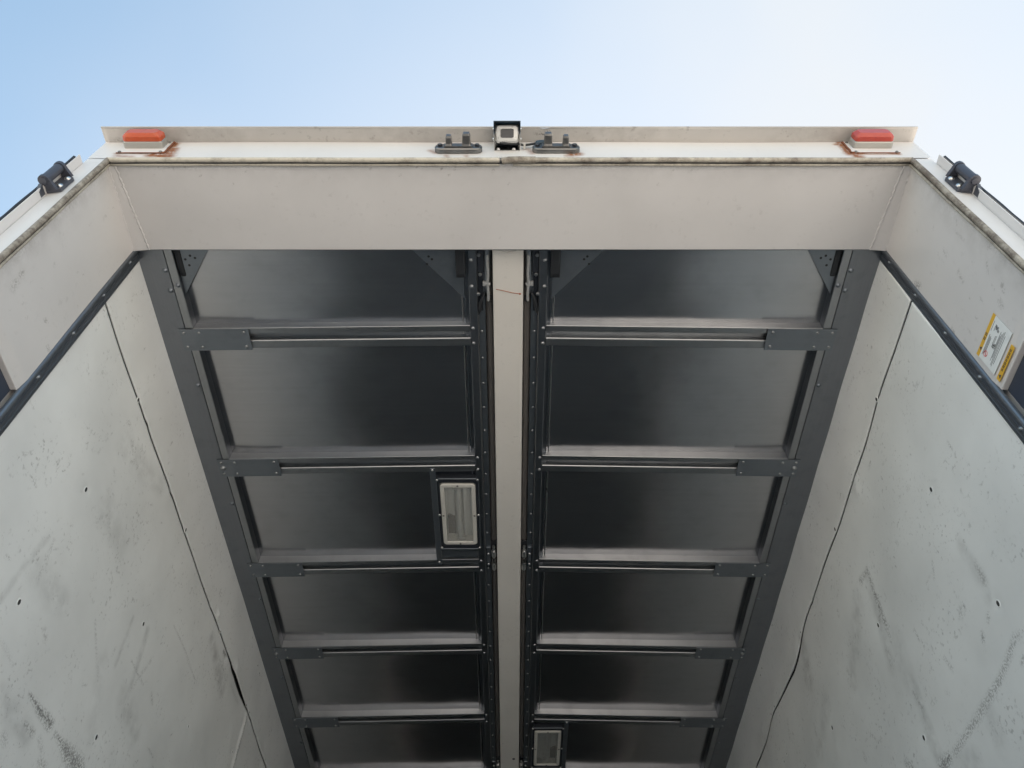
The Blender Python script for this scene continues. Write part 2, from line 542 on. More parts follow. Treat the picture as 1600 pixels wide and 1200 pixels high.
# soffit plate
us2 = np.linspace(-JX, JX, 360)
ys2 = np.linspace(0.004, YD, 44)
def soffit_dirt(U, V):
    edge = np.clip((0.05 - V) / 0.05, 0, 1) ** 2 * 0.45 * (0.4 + 0.6 * np.sin(U * 3.1 + 1) ** 2)
    spots = [(x, y, x + .003, y + .002, r, r * .6, s, .6) for x, y, r, s in
             [(-.05, .035, .003, .9), (-.2, .03, .003, .7), (-.16, .028, .004, .7), (-.18, .05, .003, .5), (-.27, .024, .004, .6), (-.03, .25, .002, .4), (.55, .04, .003, .5)] +
             [(rng.uniform(-1.1, 1.1), abs(rng.normal(0, .05)) + .01, rng.uniform(.001, .003), rng.uniform(.3, .7)) for _ in range(40)]]
    return np.maximum(edge, seg_mask(U, V, spots))
sheet('soffit_plate', us2, ys2, lambda U, V: (U, V, ZS + 0.0012 * np.sin(U * 2.3) * np.sin(V * 9)), 'white_paint', rf, {'dirt': soffit_dirt, 'smear': lambda U, V: np.clip((0.09 - V) / 0.09, 0, 1) * .15}, flip=True)
MB().tube([(-JX + .05, YD + .001, ZS + .003), (JX - .05, YD + .001, ZS + .003)], 0.003, 6).build('soffit_edge', 'rail_metal', rf)
# jamb plates, lowest strip folded outwards a little
for sx in (-1, 1):
    yj = np.linspace(0.004, YD - .002, 48)
    zj = np.concatenate([np.linspace(3.036, 3.078, 6), np.linspace(3.082, ZS - .001, 110)])
    px = on_x
    def jd(U, V, sx=sx):
        top = np.clip((0.055 - U) / 0.055, 0, 1) ** 1.5 * (.55 if sx < 0 else .4) * (0.45 + 0.55 * np.sin(V * 13) ** 2)
        marks = []
        if sx < 0:
            L = [(70, 500, 73, 503, .004, .003, .9), (32, 430, 36, 424, .006, .004, .5), (85, 415, 88, 412, .004, .003, .4), (25, 440, 20, 450, .008, .008, .4), (74, 541, 76, 548, .004, .004, .5)]
        else:
            L = [(1430, 445, 1437, 447, .010, .008, .7), (1428, 449, 1433, 452, .008, .005, .6), (1497, 425, 1504, 440, .005, .004, .4), (1541, 410, 1543, 428, .003, .003, .4), (1565, 445, 1568, 455, .006, .004, .5), (1487, 516, 1491, 520, .007, .005, .5), (1560, 472, 1566, 480, .006, .004, .4), (1475, 392, 1480, 400, .006, .006, .3)]
        for (a, b, c, d, w0, w1, s) in L:
            p, q = on_x(a, b, sx * JX), on_x(c, d, sx * JX)
            marks.append((p[1], p[2], q[1], q[2], w0, w1, s, .9))
        for _ in range(30):
            y, z = rng.uniform(.01, .28), rng.uniform(3.1, 3.75)
            marks.append((y, z, y + rng.normal(0, .004), z + rng.normal(0, .012), .001, .002, rng.uniform(.2, .5), .8))
        return np.maximum(top, seg_mask(U, V, marks))
    sheet('jamb_plate', yj, zj, lambda U, V, sx=sx: (sx * (JX + np.clip((3.076 - V) / 0.04, 0, 1) * 0.006 + .0012 * np.sin(V * 8 + sx)), U, V), 'white_paint', rf,
          {'dirt': jd, 'smear': lambda U, V: np.clip((0.10 - U) / 0.10, 0, 1) * .35}, flip=(sx > 0))
    # corner gusset plate with its weld
    a0, a1 = (sx * (JX - .0005), 0.02, ZS - .006), (sx * (JX - .0005), YD + .001, ZS - .010)
    b0, b1 = (sx * (JX - .018), 0.02, ZS - .0005), (sx * (JX - .046), YD + .001, ZS - .0005)
    MB().add([a0, a1, b1, b0, (sx * JX, .01, ZS), (sx * JX, YD, ZS)], [(0, 1, 2, 3), (0, 3, 4), (1, 5, 2)]).build('corner_gusset', 'white_paint', rf)
    n = 46
    mbw = MB()
    for A, B_, rr in ((b0, b1, .0032), (a0, a1, .0022)):
        pts = [Vector(A).lerp(Vector(B_), k / n) + Vector((rng.normal(0, .0007), 0, rng.normal(0, .0007))) for k in range(n + 1)]
        mbw.tube(pts, [rr * (1 + .3 * math.sin(k * 1.9) + rng.normal(0, .1)) for k in range(n + 1)], 6)
    mbw.build('weld_bead', 'white_paint', rf)

# rubber seal beads round the mouth of the frame
def bead(name, pts, r, mat, dirt):
    mb = MB().tube(pts, r, 8)
    o = mb.build(name, mat, rf)
    at = o.data.attributes.new('dirt', 'FLOAT', 'POINT')
    at.data.foreach_set('value', np.full(len(o.data.vertices), dirt, dtype=np.float32))
    return o
xs = np.linspace(-JX + .004, JX - .004, 120)
wob = lambda x, k: 0.0022 * math.sin(x * 5.3 + k) + 0.0014 * math.sin(x * 17 + 2 * k)
def sag(x):   # seal sags towards the joint in the middle and by the left corner
    return -0.004 * math.exp(-((x - 0.0) / .16) ** 2) - .004 * math.exp(-((x + 1.08) / .12) ** 2)
left = [x for x in xs if x < -0.012]; right = [x for x in xs if x > 0.008]
for part, d in ((left, .15), (right, .5)):
    bead('door_seal', [(x, .002, ZS - .006 + wob(x, 0) * .4) for x in part], .0078, 'gasket', d)
    bead('door_seal', [(x, .0175, ZS - .003 + wob(x, 1) * .6 + sag(x) * .5) for x in part], .0046, 'gasket', d * .6)
bead('door_seal', [(x, .0105, ZS - .003 + wob(x, 0) * .3) for x in xs], .0042, 'black_rubber', 0)
bead('seal_joint', [(-.022, .005, ZS - .007), (-.002, .002, ZS - .007), (.03, .001, ZS - .007), (.075, .002, ZS - .006)], .0105, 'gasket', .75)
zs = np.linspace(2.2, ZS - .004, 90)
for sx in (-1, 1):
    bead('door_seal', [(sx * (JX - .005 + wob(z, sx) * .5), .002, z) for z in zs], .0078, 'gasket', .8)
    bead('door_seal', [(sx * (JX - .002 + wob(z, sx + 3) * .5), .0175, z) for z in zs], .0046, 'gasket', .3)
    bead('door_seal', [(sx * (JX - .002 + wob(z, sx) * .5), .0105, z) for z in zs], .0038, 'black_rubber', 0)

# rain visor over the header: thin plate with a small dent near the middle
nx = 160
vx = np.linspace(-1.228, 1.226, nx)
vy = np.linspace(-0.046, 0.03, 12)
def visor(U, V):
    k = np.clip((V + .046) / .046, 0, 1)
    dent = .0045 * np.exp(-((U - .105) / .022) ** 2) * (1 - k) ** 2
    return U, V + dent * 1.2, ZT + .0008 + dent * .8 + .0008 * np.sin(U * 9) * (1 - k) - .003 * (1 - k)
vd = [(x, y, x + .003, y, r, r, .9, .6) for x, y, r in ((.088, -.024, .005), (.106, -.033, .006), (.113, -.034, .005), (.1, -.026, .003), (-.9, -.03, .003), (-1.19, -.006, .006), (-1.05, -.026, .003))]
vis = sheet('rain_visor', vx, vy, visor, 'visor_paint', rf, {'dirt': lambda U, V: seg_mask(U, V, vd), 'smear': lambda U, V: .28 * (np.sin(U * 5) ** 2)})
md = vis.modifiers.new('thick', 'SOLIDIFY'); md.thickness = .003; md.offset = 1
MB().box(-1.228, 1.226, -.0475, -.0442, ZT - .003, ZT + .0035).build('visor_lip', 'visor_paint', rf, .001)
# side lips with black rubber edge
for sx in (-1, 1):
    MB().box(sx * OX, sx * (OX + .0025), -.024, .05, .9, 3.739).build('side_lip', 'white_paint', rf)
    zz = np.linspace(.9, 3.735, 60)
    MB().loft([[(sx * (OX + .012), -.0205, z), (sx * (OX + .017), -.022 + .0006 * math.sin(z * 40), z), (sx * (OX + .017), .0, z), (sx * (OX + .012), .0, z)] for z in zz]).build('edge_rubber', 'black_rubber', rf)

# aluminium trim down the inner edge of each jamb, with screws
for sx in (-1, 1):
    P = lambda d, y, sx=sx: (sx * (JX + .006 - d), y)
    prof = [P(0, .290), P(.006, .291), P(.010, .294), P(.0115, .299), P(.010, .304), P(.006, .3065), P(.004, .308),
            P(.0035, .314), P(.006, .3145), P(.006, .316), P(.0035, .3165), P(.0035, .327), P(.005, .3275), P(.005, .3295), P(.003, .330), P(.003, .338), P(0, .3385)]
    MB().loft([[(x, y, z) for x, y in prof] for z in (FLOOR, 3.80)]).build('inner_trim', 'trim_metal', rf)
    mb = MB()
    for k in range(12):
        z = 3.724 - .2 * k
        mb.dome((sx * (JX + .0025), .312 + .001 * k, z), (-sx, 0, 0), .0065, .005, 8, .001)
    mb.build('trim_screws', 'plate_metal', rf)['kind'] = 'stuff'

# =================================================================== side walls
def wall(sx, label):
    root = thing('side_wall', label, 'wall', (sx * WX, .34, FLOOR), 'inner side walls of the cargo box')
    ys = np.concatenate([np.arange(.337, 3.55, .0075), np.arange(3.56, LEN, .12), [LEN]])
    if sx < 0:
        seam = np.array([on_x(u, v, -WX)[1:] for u, v in ((165, 475), (217, 625), (283, 820), (350, 1012), (385, 1110), (415, 1200))])
    else:
        seam = np.array([on_x(u, v, WX)[1:] for u, v in ((1427, 475), (1373, 625), (1352, 700), (1330, 768), (1312, 825), (1280, 905), (1252, 985), (1247, 1020), (1241, 1045), (1226, 1080), (1207, 1118), (1197, 1160), (1182, 1200))])
    def ztop(y):
        z = np.interp(y, seam[:, 0], seam[:, 1])
        if sx < 0:     # torn, bent-down stretch
            z = z - np.interp(y, [2.0, 2.1, 2.3, 2.38, 2.46], [0, .005, .011, .007, 0])
        return z
    def zlow(y):
        return np.interp(y, seam[:, 0], seam[:, 1]) + .0105
    if sx > 0:   # soften the polyline
        k = np.ones(17) / 17
        zz = np.convolve(np.pad(np.interp(ys, seam[:, 0], seam[:, 1]), 8, 'edge'), k, 'valid')
        yy = ys.copy()
        ztop = lambda y: np.interp(y, yy, zz)
        zlow = lambda y: np.interp(y, yy, zz) + .0105
    # strokes of scuffing and the crease's painted shade line, measured on the wall plane
    if sx < 0:
        strokes = [(46, 1083, 60, 1108, 2, 5, .9), (60, 1108, 77, 1131, 5, 8, .95), (86, 1146, 100, 1170, 2, 7, .8), (100, 1170, 122, 1200, 8, 13, .85), (38, 1130, 50, 1146, 3, 5, .6),
                   (60, 1155, 66, 1178, 4, 3, .35), (62, 1190, 68, 1200, 6, 6, .5), (4, 1150, 6, 1160, 6, 6, .4), (0, 1000, 20, 1040, 3, 3, .2), (149, 968, 153, 1065, 1.5, 1.2, .4), (272, 977, 304, 1063, 1.5, 1.2, .5), (206, 1032, 224, 1070, 1.5, 1.2, .5), (236, 1085, 238, 1100, 3, 2, .5),
                   (231, 1170, 239, 1184, 2, 1, .5), (384, 1118, 362, 1200, 1.6, 1.8, .85), (348, 1018, 351, 1024, 3, 3, 1), (340, 1024, 352, 1060, 1, 5, .3), (70, 986, 72, 998, 4, 3, .4), (50, 745, 56, 760, 3, 2, .5), (200, 848, 204, 842, 2.5, 1.5, .7), (91, 722, 93, 731, 2.5, 2, .5), (180, 733, 180, 742, 2, 2, .4), (208, 690, 210, 705, 2.5, 2, .45), (222, 700, 226, 708, 2, 2, .4), (170, 800, 172, 845, 1.3, 1.3, .35), (203, 660, 206, 664, 3, 2, .5), (60, 905, 85, 845, 3, 3, .3), (8, 868, 14, 874, 2, 2, .5), (80, 858, 92, 858, 1, 1, .3), (238, 1028, 205, 1078, 3, 2, .28), (360, 1070, 372, 1100, 4, 3, .25)]
        smears = [(232, 985, 203, 1078, 5, 5, .5), (210, 965, 180, 1040, 3, 3, .45), (330, 1000, 345, 1075, 9, 10, .6), (75, 840, 0, 935, 5, 5, .4), (195, 1095, 210, 1150, 18, 14, .35), (60, 900, 95, 940, 22, 18, .3), (165, 800, 190, 850, 20, 16, .28), (0, 1090, 40, 1150, 14, 14, .35), (160, 1030, 140, 1150, 12, 12, .22), (200, 700, 250, 760, 22, 12, .28)]
    else:
        strokes = [(1355, 888, 1367, 930, 3, 5, .7), (1367, 930, 1384, 978, 5, 5, .8), (1384, 978, 1392, 1002, 4, 3, .5), (1355, 890, 1345, 908, 2, 5, .65), (1374, 962, 1372, 975, 3, 2, .6), (1385, 1015, 1392, 1030, 5, 6, .3),
                   (1597, 985, 1586, 996, 3, 4, .45), (1585, 996, 1570, 1038, 5, 5, .6), (1570, 1038, 1553, 1075, 5, 5, .65), (1553, 1075, 1522, 1126, 6, 6, .6), (1522, 1126, 1490, 1176, 5, 5, .65), (1482, 1184, 1472, 1200, 6, 10, .9), (1428, 985, 1445, 1012, 1.6, 1, .6), (1440, 972, 1452, 990, 1.2, 1, .45), (1474, 1028, 1487, 1046, 2, 3, .5),
                   (1427, 1082, 1441, 1108, 3, 3, .5), (1523, 880, 1537, 908, 3, 6, .5), (1458, 878, 1461, 905, 2, 2, .45), (1458, 886, 1449, 912, 1, 2, .3), (1533, 992, 1534, 1000, 4, 4, .7), (1543, 962, 1542, 970, 4, 3, .55), (1500, 955, 1501, 963, 5, 4, .35), (1598, 1026, 1595, 1036, 3, 3, .6), (1361, 722, 1358, 732, 2, 1.5, .6), (1420, 760, 1419, 764, 3, 3, .3), (1402, 845, 1405, 850, 2.5, 2.5, .4),
                   (1360, 1145, 1373, 1160, 1.4, 1.2, .6), (1373, 1160, 1378, 1155, 1.2, 1.6, .6), (1545, 1130, 1555, 1145, 3, 2, .3), (1558, 1128, 1567, 1145, 3, 2, .25), (1418, 1192, 1426, 1200, 6, 6, .6), (1230, 1125, 1233, 1150, 3, 3, .3), (1272, 1135, 1274, 1148, 2, 2, .4), (1308, 955, 1310, 962, 3, 3, .35), (1325, 610, 1335, 588, 2, 2, .3), (1438, 598, 1428, 615, 3, 1.5, .35), (1446, 590, 1442, 612, 2, 1.5, .3), (1350, 1180, 1352, 1186, 4, 4, .4)]
        smears = [(1355, 900, 1392, 1040, 8, 10, .4), (1425, 1062, 1462, 1175, 8, 10, .45), (1500, 850, 1545, 930, 8, 12, .3), (1545, 1120, 1560, 1160, 14, 14, .3), (1340, 940, 1330, 1060, 14, 14, .3), (1250, 1000, 1262, 1060, 10, 14, .4), (1520, 1185, 1500, 1200, 14, 14, .3), (1400, 1000, 1420, 1060, 16, 16, .25), (1290, 1100, 1280, 1170, 12, 12, .3)]
    def conv(lst):
        o = []
        for (u0, v0, u1, v1, w0, w1, s) in lst:
            a, b = on_x(u0, v0, sx * WX), on_x(u1, v1, sx * WX)
            sc = float(np.linalg.norm(a - np.array(CAM))) / FPX
            o.append((a[1], a[2], b[1], b[2], w0 * sc, w1 * sc, s * .8, .65))
        return o
    S1, S2 = conv(strokes), conv(smears)
    r2 = np.random.default_rng(5 + sx)
    # scattered short nicks
    for _ in range(170):
        y, z = r2.uniform(.4, 3.3), r2.uniform(2.45, 3.75)
        a = r2.normal(1.2, .5)
        L = r2.uniform(.004, .03)
        S1.append((y, z, y + L * math.cos(a), z + L * math.sin(a), .0022, .0016, r2.uniform(.15, .5), .8))
    lows = np.concatenate([np.arange(FLOOR, 2.35, .12), np.arange(2.36, 1e9, 1)[:0]])
    vv = np.concatenate([np.linspace(0, .50, 9)[:-1], np.linspace(.50, 1, 165)])     # 0..1 from floor to the seam
    ph = r2.uniform(0, 6, 12)
    dents = [(r2.uniform(.45, 3.3), r2.uniform(2.4, 3.5), r2.uniform(.012, .04), r2.normal(0, .0014)) for _ in range(45)] + [(r2.uniform(.5, 3.2), 3.53 + r2.normal(0, .03), r2.uniform(.012, .025), r2.normal(0, .0022)) for _ in range(22)]
    def bulge(Y, Z):
        b = .004 * np.sin(Y * 2.1 + ph[0]) * np.sin(Z * 3.1 + ph[1]) + .0022 * np.sin(Y * 6.3 + ph[2] + Z * 2) * np.sin(Z * 7.1 + ph[3]) + .0009 * np.sin(Y * 17 + ph[4]) * np.sin(Z * 15 + ph[5])
        if np.ndim(Y) == 2:
            for (dy_, dz_, dr_, dh_) in dents:
                i0, i1 = np.searchsorted(Y[:, 0], dy_ - 3 * dr_), np.searchsorted(Y[:, 0], dy_ + 3 * dr_)
                if i1 > i0: b[i0:i1] += dh_ * np.exp(-((Y[i0:i1] - dy_) ** 2 + (Z[i0:i1] - dz_) ** 2) / dr_ ** 2)
        return b
    def lower(U, V):
        zt = ztop(U)
        Z = FLOOR + (zt - FLOOR) * V
        b = bulge(U, Z)
        if sx < 0:
            b = b + .007 * np.exp(-((U - 2.22) / .12) ** 2) * np.exp(-((Z - zt) / .06) ** 2)
            # pressed crease running down from the tear
            p, q = on_x(384, 1118, -WX), on_x(362, 1200, -WX)
            b = b - .006 * seg_mask(U, Z, [(p[1], p[2], q[1], q[2], .012, .014, 1, .9)])
        else:
            b = b + .004 * np.exp(-((U - 2.05) / .18) ** 2) * np.exp(-((Z - zt) / .10) ** 2)
        for (hy, hz) in holes:
            b = b + .0025 * np.exp(-(((U - hy) ** 2 + (Z - hz) ** 2) / .018 ** 2))
        return sx * (WX + b), U, Z
    if sx < 0:
        hpx = [(135, 765, 1), (30, 941, 1), (226, 975, .9), (150, 1152, .9), (293, 1135, .6), (362, 1175, .5), (368, 1186, .5)]
        hup = [(218, 625, .8), (290, 828, .7), (343, 987, .5), (384, 1102, .5), (389, 1113, .5), (402, 1040, .5), (405, 1052, .5)]
    else:
        hpx = [(1456, 765, 1), (1558, 943, 1), (1371, 977, .8), (1443, 1153, 1), (1300, 1137, .7), (1228, 1178, .5), (1224, 1190, .5)]
        hup = [(1371, 624, .8), (1306, 827, .7), (1249, 988, .5), (1210, 1104, .5), (1205, 1116, .5), (1190, 1044, .5), (1188, 1055, .5)]
    holes = [tuple(on_x(u, v, sx * WX)[1:]) for u, v, s in hpx]
    zmap = lambda U, V: FLOOR + (ztop(U) - FLOOR) * V
    lp = sheet('lower_panel', ys, vv, lower, 'wall_sheet', root,
          {'dirt': lambda U, V: seg_mask(U, zmap(U, V), S1), 'smear': lambda U, V: seg_mask(U, zmap(U, V), S2) * .85}, flip=(sx > 0))
    md = lp.modifiers.new('thick', 'SOLIDIFY'); md.thickness = .004; md.offset = -1
    vu = np.linspace(0, 1, 32)
    zup = lambda U, V: zlow(U) + (3.802 - zlow(U)) * V
    up = sheet('upper_panel', ys, vu, lambda U, V: (sx * (WX + bulge(U, zup(U, V))), U, zup(U, V)), 'wall_sheet', root,
          {'dirt': lambda U, V: seg_mask(U, zup(U, V), S1), 'smear': lambda U, V: seg_mask(U, zup(U, V), S2) * .85}, flip=(sx > 0))
    md = up.modifiers.new('thick', 'SOLIDIFY'); md.thickness = .004; md.offset = -1
    MB().box(sx * (WX + .014), sx * (WX + .018), .33, LEN, FLOOR - .1, 3.80).build('seam_backing', 'dark_void', root)
    MB().box(sx * (WX + .0185), sx * (WX + .045), .296, LEN + .05, FLOOR - .2, 3.86).build('outer_skin', 'white_paint', root)
    for u, v, s in hpx + hup:
        p = on_x(u, v, sx * WX)
        k = .75 if s < .6 else 1.0
        r = .0075 * k if s > .6 else .0045
        yv, zv = p[1], p[2]
        b = float(bulge(np.array(yv), np.array(zv)))
        lowp = (u, v, s) in hpx
        X = sx * (WX + b + (.0018 if lowp else 0))
        rings = []
        for q, d in ((r * 1.5, -.0008), (r * 1.15, .0016), (r * .9, .0012), (r * .8, -.0010)):
            rings.append([(X - sx * (d), yv + q * math.cos(2 * math.pi * k2 / 14) * .8, zv + q * 1.15 * math.sin(2 * math.pi * k2 / 14)) for k2 in range(14)])
        rim = MB().loft(rings, True, False, True).build('screw_hole', 'wall_sheet', root)
        MB().add(rings[2], [tuple(range(14))]).build('pit', 'dark_void', rim)
    return root
wall(-1, 'scuffed white inner wall on the left with a torn panel seam')
wall(1, 'scuffed white inner wall on the right with a wavy panel seam')

# =================================================================== ridge beam
rb = MB().box(CX - .049, CX + .0495, YD + .004, LEN, 3.803, 3.90).build('ridge_beam', 'ridge_paint', None, .003)
tag(rb, 'cream painted ridge beam running down the middle of the roof', 'beam')
rbd = rb.data.attributes.new('dirt', 'FLOAT', 'POINT')
mb = MB()
wl = []
for k in range(15):
    a = math.pi + math.pi * k / 14
    wl.append((CX + .032 * math.cos(a), YD + .012 - .016 * math.sin(a) * 1.0, 3.8025))
weld = MB().tube(wl, .0025, 6).build('weld_bead', 'ridge_paint', rb)
# a thin rust-red scratch and a plug screw on its underside
scr = MB()
pts = [on := (np.array([x, y, 3.8022])) for x, y in ((-.045, .452), (-.02, .458), (.01, .466), (.03, .469))]
scr.tube([tuple(p) for p in pts], .0012, 5)
mat_plain('rust_line', (0.17, 0.06, 0.03), .8, var=.75, scale=120)
scr.dome((.033, .47, 3.803), (0, 0, -1), .004, .0012, 8)
mat_plain('scratch_red', (0.36, 0.13, 0.07), .8, var=.4, scale=90)
scr.build('rust_scratch', 'scratch_red', rb)
MB().dome((.016, 3.36, 3.803), (0, 0, -1), .008, .003, 10).build('plug', 'dark_void', rb)

# =================================================================== roof wings
def zt_at(x):   # crowned underside of the roof framing
    k = (1.06 - abs(x - CX)) / 0.93
    return ZO + (ZC - ZO) * min(max(k, 0), 1)

def wing(sx, label):
    root = thing('roof_wing', label, 'roof', (sx * .6, YD, ZO), 'hinged roof wings')
    X = lambda d: CX + sx * d        # distance from the ridge line
    # outer rail: flat flange, narrow inner flange, upright web, side closure
    ye = LEN
    def extr(name, prof, mat, y0=YD + .01, y1=ye, bevel=0.0):
        MB().loft([[(X(d), y, z) for d, z in prof] for y in (y0, y1)]).build(name, mat, root, bevel)
    extr('outer_rail', [(1.186, ZO), (1.0875, ZO), (1.0865, ZO + .002), (1.0855, ZO), (1.0855, ZO + .006), (1.17, ZO + .006), (1.17, 3.86), (1.186, 3.86)], 'rail_metal')
    extr('outer_flange', [(1.0845, ZO + .0008), (1.0615, ZO + .0008), (1.0600, ZO + .002), (1.0600, ZO + .0045), (1.0845, ZO + .0045)], 'flange_metal')
    extr('rail_web', [(1.0608, ZO + .0048), (1.0608, 3.834), (1.0648, 3.834), (1.0648, ZO + .0048)], 'rail_metal')
    # inner rail by the ridge
    extr('inner_rail', [(.100, ZC + .004), (.103, ZC), (.127, ZC), (.129, ZC + .002), (.129, ZC + .020), (.141, ZC + .020), (.141, ZC + .015), (.1435, ZC + .015), (.1435, 3.862), (.1395, 3.862), (.1395, ZC + .024), (.125, ZC + .024), (.125, ZC + .004), (.104, ZC + .004), (.104, ZC + .03), (.100, ZC + .03)], 'rail_metal')
    extr('panel_edge', [(.150, 3.841), (.1535, 3.836), (.155, 3.838), (.155, 3.862), (.150, 3.862)], 'bolt_metal')
    extr('hinge_strip', [(.0765, ZC + .020), (.0985, ZC + .020), (.0985, ZC + .026), (.0765, ZC + .026)], 'plate_metal')
    extr('ridge_rubber', [(.052, ZC + .034), (.056, ZC + .028), (.066, ZC + .026), (.073, ZC + .030), (.0755, ZC + .04), (.0755, ZC + .06), (.052, ZC + .06)], 'grey_rubber')
    # outer roof skin
    MB().loft([[(X(d), y, z) for d, z in ((.05, 3.896), (.60, 3.890), (1.19, 3.872), (1.19, 3.878), (.60, 3.896), (.05, 3.902))] for y in (YD, LEN)]).build('roof_skin', 'white_paint', root)
    # inner lining sheets, one per bay
    bays = [YD + .01] + RIBS + [LEN]
    for k in range(len(bays) - 1):
        y0 = bays[k] + (0 if k == 0 else RW * .5)
        y1 = min(bays[k + 1] + RW * .5, LEN)
        dd = np.concatenate([np.linspace(.14, .26, 14)[:-1], np.linspace(.26, .90, 22)[:-1], np.linspace(.90, 1.066, 24)])
        yy = np.concatenate([np.linspace(y0, y0 + .14, 14)[:-1], np.linspace(y0 + .14, y1 - .16, 12)[:-1], np.linspace(y1 - .16, y1 - .001, 26)])
        amp = rng.uniform(.8, 1.2, 3)
        ph = rng.uniform(0, 6, 3)
        def pan(U, V, ph=ph, y0=y0, y1=y1, amp=amp, first=(k == 0)):
            s = np.clip((V - y0) / (y1 - y0), 0, 1)
            z = 3.829 + (1.066 - U) / .926 * .0165 + .0022 * np.sin(s * math.pi) * np.sin(U * 5 + ph[0]) + .0007 * np.sin(U * 13 + ph[1]) * np.sin(s * 6 + ph[2])
            far = np.clip(y1 - RW * .5 - V, 0, 9) if y1 < LEN else 9.0
            near = np.clip(V - y0 - (0 if first else RW * .5), 0, 9)
            wv = 1 + .25 * np.sin(U * 7 + ph[1])
            z = z + .003 * amp[0] * np.exp(-np.clip(1.060 - U, 0, 9) / (.05 * (1 + .2 * np.sin(V * 9 + ph[2])))) - .003 * amp[1] * np.exp(-far / (.030 * wv)) - .004 * np.exp(-near / .04) - .003 * amp[2] * np.exp(-np.clip(U - .145, 0, 9) / .03)
            return X(U), V, z
        sheet('roof_panel', dd, yy, pan, 'roof_sheet', root, flip=(sx > 0))
    # ribs with a channel along the underside
    prof = [(0, .062), (0, .0012), (.0012, 0), (.0195, 0), (.0205, .001), (.0205, .0055), (.0262, .0055), (.0262, .026), (.0505, .026), (.0505, .0035), (.0525, .0008), (.0550, 0), (.080, 0), (.083, .003), (.083, .062)]
    dA, dB = .1295, 1.0598
    mesh0 = None
    for k, y in enumerate(RIBS):
        if mesh0 is None:
            o = MB().loft([[(X(dA), p, ZC + q) for p, q in prof], [(X(dB), p, ZO + .002 + q) for p, q in prof]]).build('rib', 'rib_metal', None)
            mesh0 = o.data
        else:
            o = bpy.data.objects.new('rib', mesh0); COL.objects.link(o)
        o.location = (0, y, 0)
        o.parent = root
        o.matrix_parent_inverse = Matrix.Translation(-root.location)
        if k < 9:     # joint plate at the outer end, bent where the rib meets the rail
            a, bnd, c = 1.107, 1.0575, .875
            zp = ZO - .0015
            t = .0025
            pr = [(a, zp), (bnd, zp - .0008), (c, zp + .0035), (c, zp + .0035 - t), (bnd, zp - .0008 - t), (a, zp - t)]
            pl = MB().loft([[(X(d), yy_, z) for d, z in pr] for yy_ in (y - .0015 + .0005, y + RW + .0015)]).build('joint_plate', 'plate_metal', root)
            rv = MB()
            for d, dz in ((1.093, 0), (1.042, 0), (.893, .0035)):
                for yy_ in (y + .013, y + RW - .013):
                    rv.dome((X(d), yy_, zp - t + dz - .0004), (0, 0, -1), .0058, .004, 8)
            if k % 2: rv.dome((X(1.091), y + RW * .5, zp - t - .0004), (0, 0, -1), .008, .006, 8, .001)
            rv.build('plate_rivets', 'rivet_metal', pl)['kind'] = 'stuff'
    # rivets on the rails
    rv = MB()
    for y in (.377, .45): rv.dome((X(1.098), y, ZO), (0, 0, -1), .0062, .004, 8, .001)
    rv.dome((X(1.070), .431, ZO), (0, 0, -1), .006, .004, 8, .001)
    for k in range(9): rv.dome((X(1.098), .834 + .5855 * k - (.2 if False else 0), ZO), (0, 0, -1), .006, .004, 8, .001)
    rv.build('rail_rivets', 'plate_metal', root)['kind'] = 'stuff'
    rv = MB()
    for y in (.351, .447): rv.dome((X(.119), y, ZC), (0, 0, -1), .0072, .006, 8)
    for y in RIBS[:9]:
        rv.dome((X(.119), y + .011, ZC), (0, 0, -1), .0068, .005, 8)
        rv.dome((X(.119), y + .072, ZC), (0, 0, -1), .0068, .005, 8)
    for k in range(36):
        rv.dome((X(.0905), .634 + .1105 * k, ZC + .020), (0, 0, -1), .0055, .004, 8)
    rv.build('inner_rail_rivets', 'rivet_metal', root)['kind'] = 'stuff'
    # triangular corner brackets with holes in the first bay
    def tri(p0, p1, p2, zc, holes_):
        z = zc
        mbt = MB().loft([[(X(p0[0]), p0[1], q), (X(p1[0]), p1[1], q), (X(p2[0]), p2[1], q)] for q in (z, z + .003)])
        o = mbt.build('corner_bracket', 'plate_metal', root)
        hm = MB()
        for (d, y) in holes_:
            hm.loft([[(X(d) + .0042 * math.cos(a * math.pi / 4), y + .0042 * math.sin(a * math.pi / 4), q) for a in range(8)] for q in (z - .0006, z + .001)])
        hm.build('bracket_holes', 'dark_void', o)['kind'] = 'stuff'
    tri((1.0595, .28), (.93, .28), (1.0595, .473), 3.806, [(1.012, .332), (1.030, .345), (.998, .340), (1.022, .366)])
    tri((.1445, .28), (.345, .28), (.1445, .50), 3.826, [(.245, .355), (.262, .372), (.255, .345)])
    # black rubber stops
    for d0, d1 in ((.137, .168), (1.040, 1.060)):
        MB().loft([[(X(d0), y, z), (X(d1), y, z), (X(d1), y, z + .02), (X(d0), y, z + .02)] for y, z in ((.30, 3.802), (.395, 3.802), (.412, 3.808))]).build('rubber_stop', 'black_rubber', root, .004)
    return root
wing(-1, 'dark metal roof wing with ribs, left of the cream ridge beam')
wing(1, 'dark metal roof wing with ribs, right of the cream ridge beam')

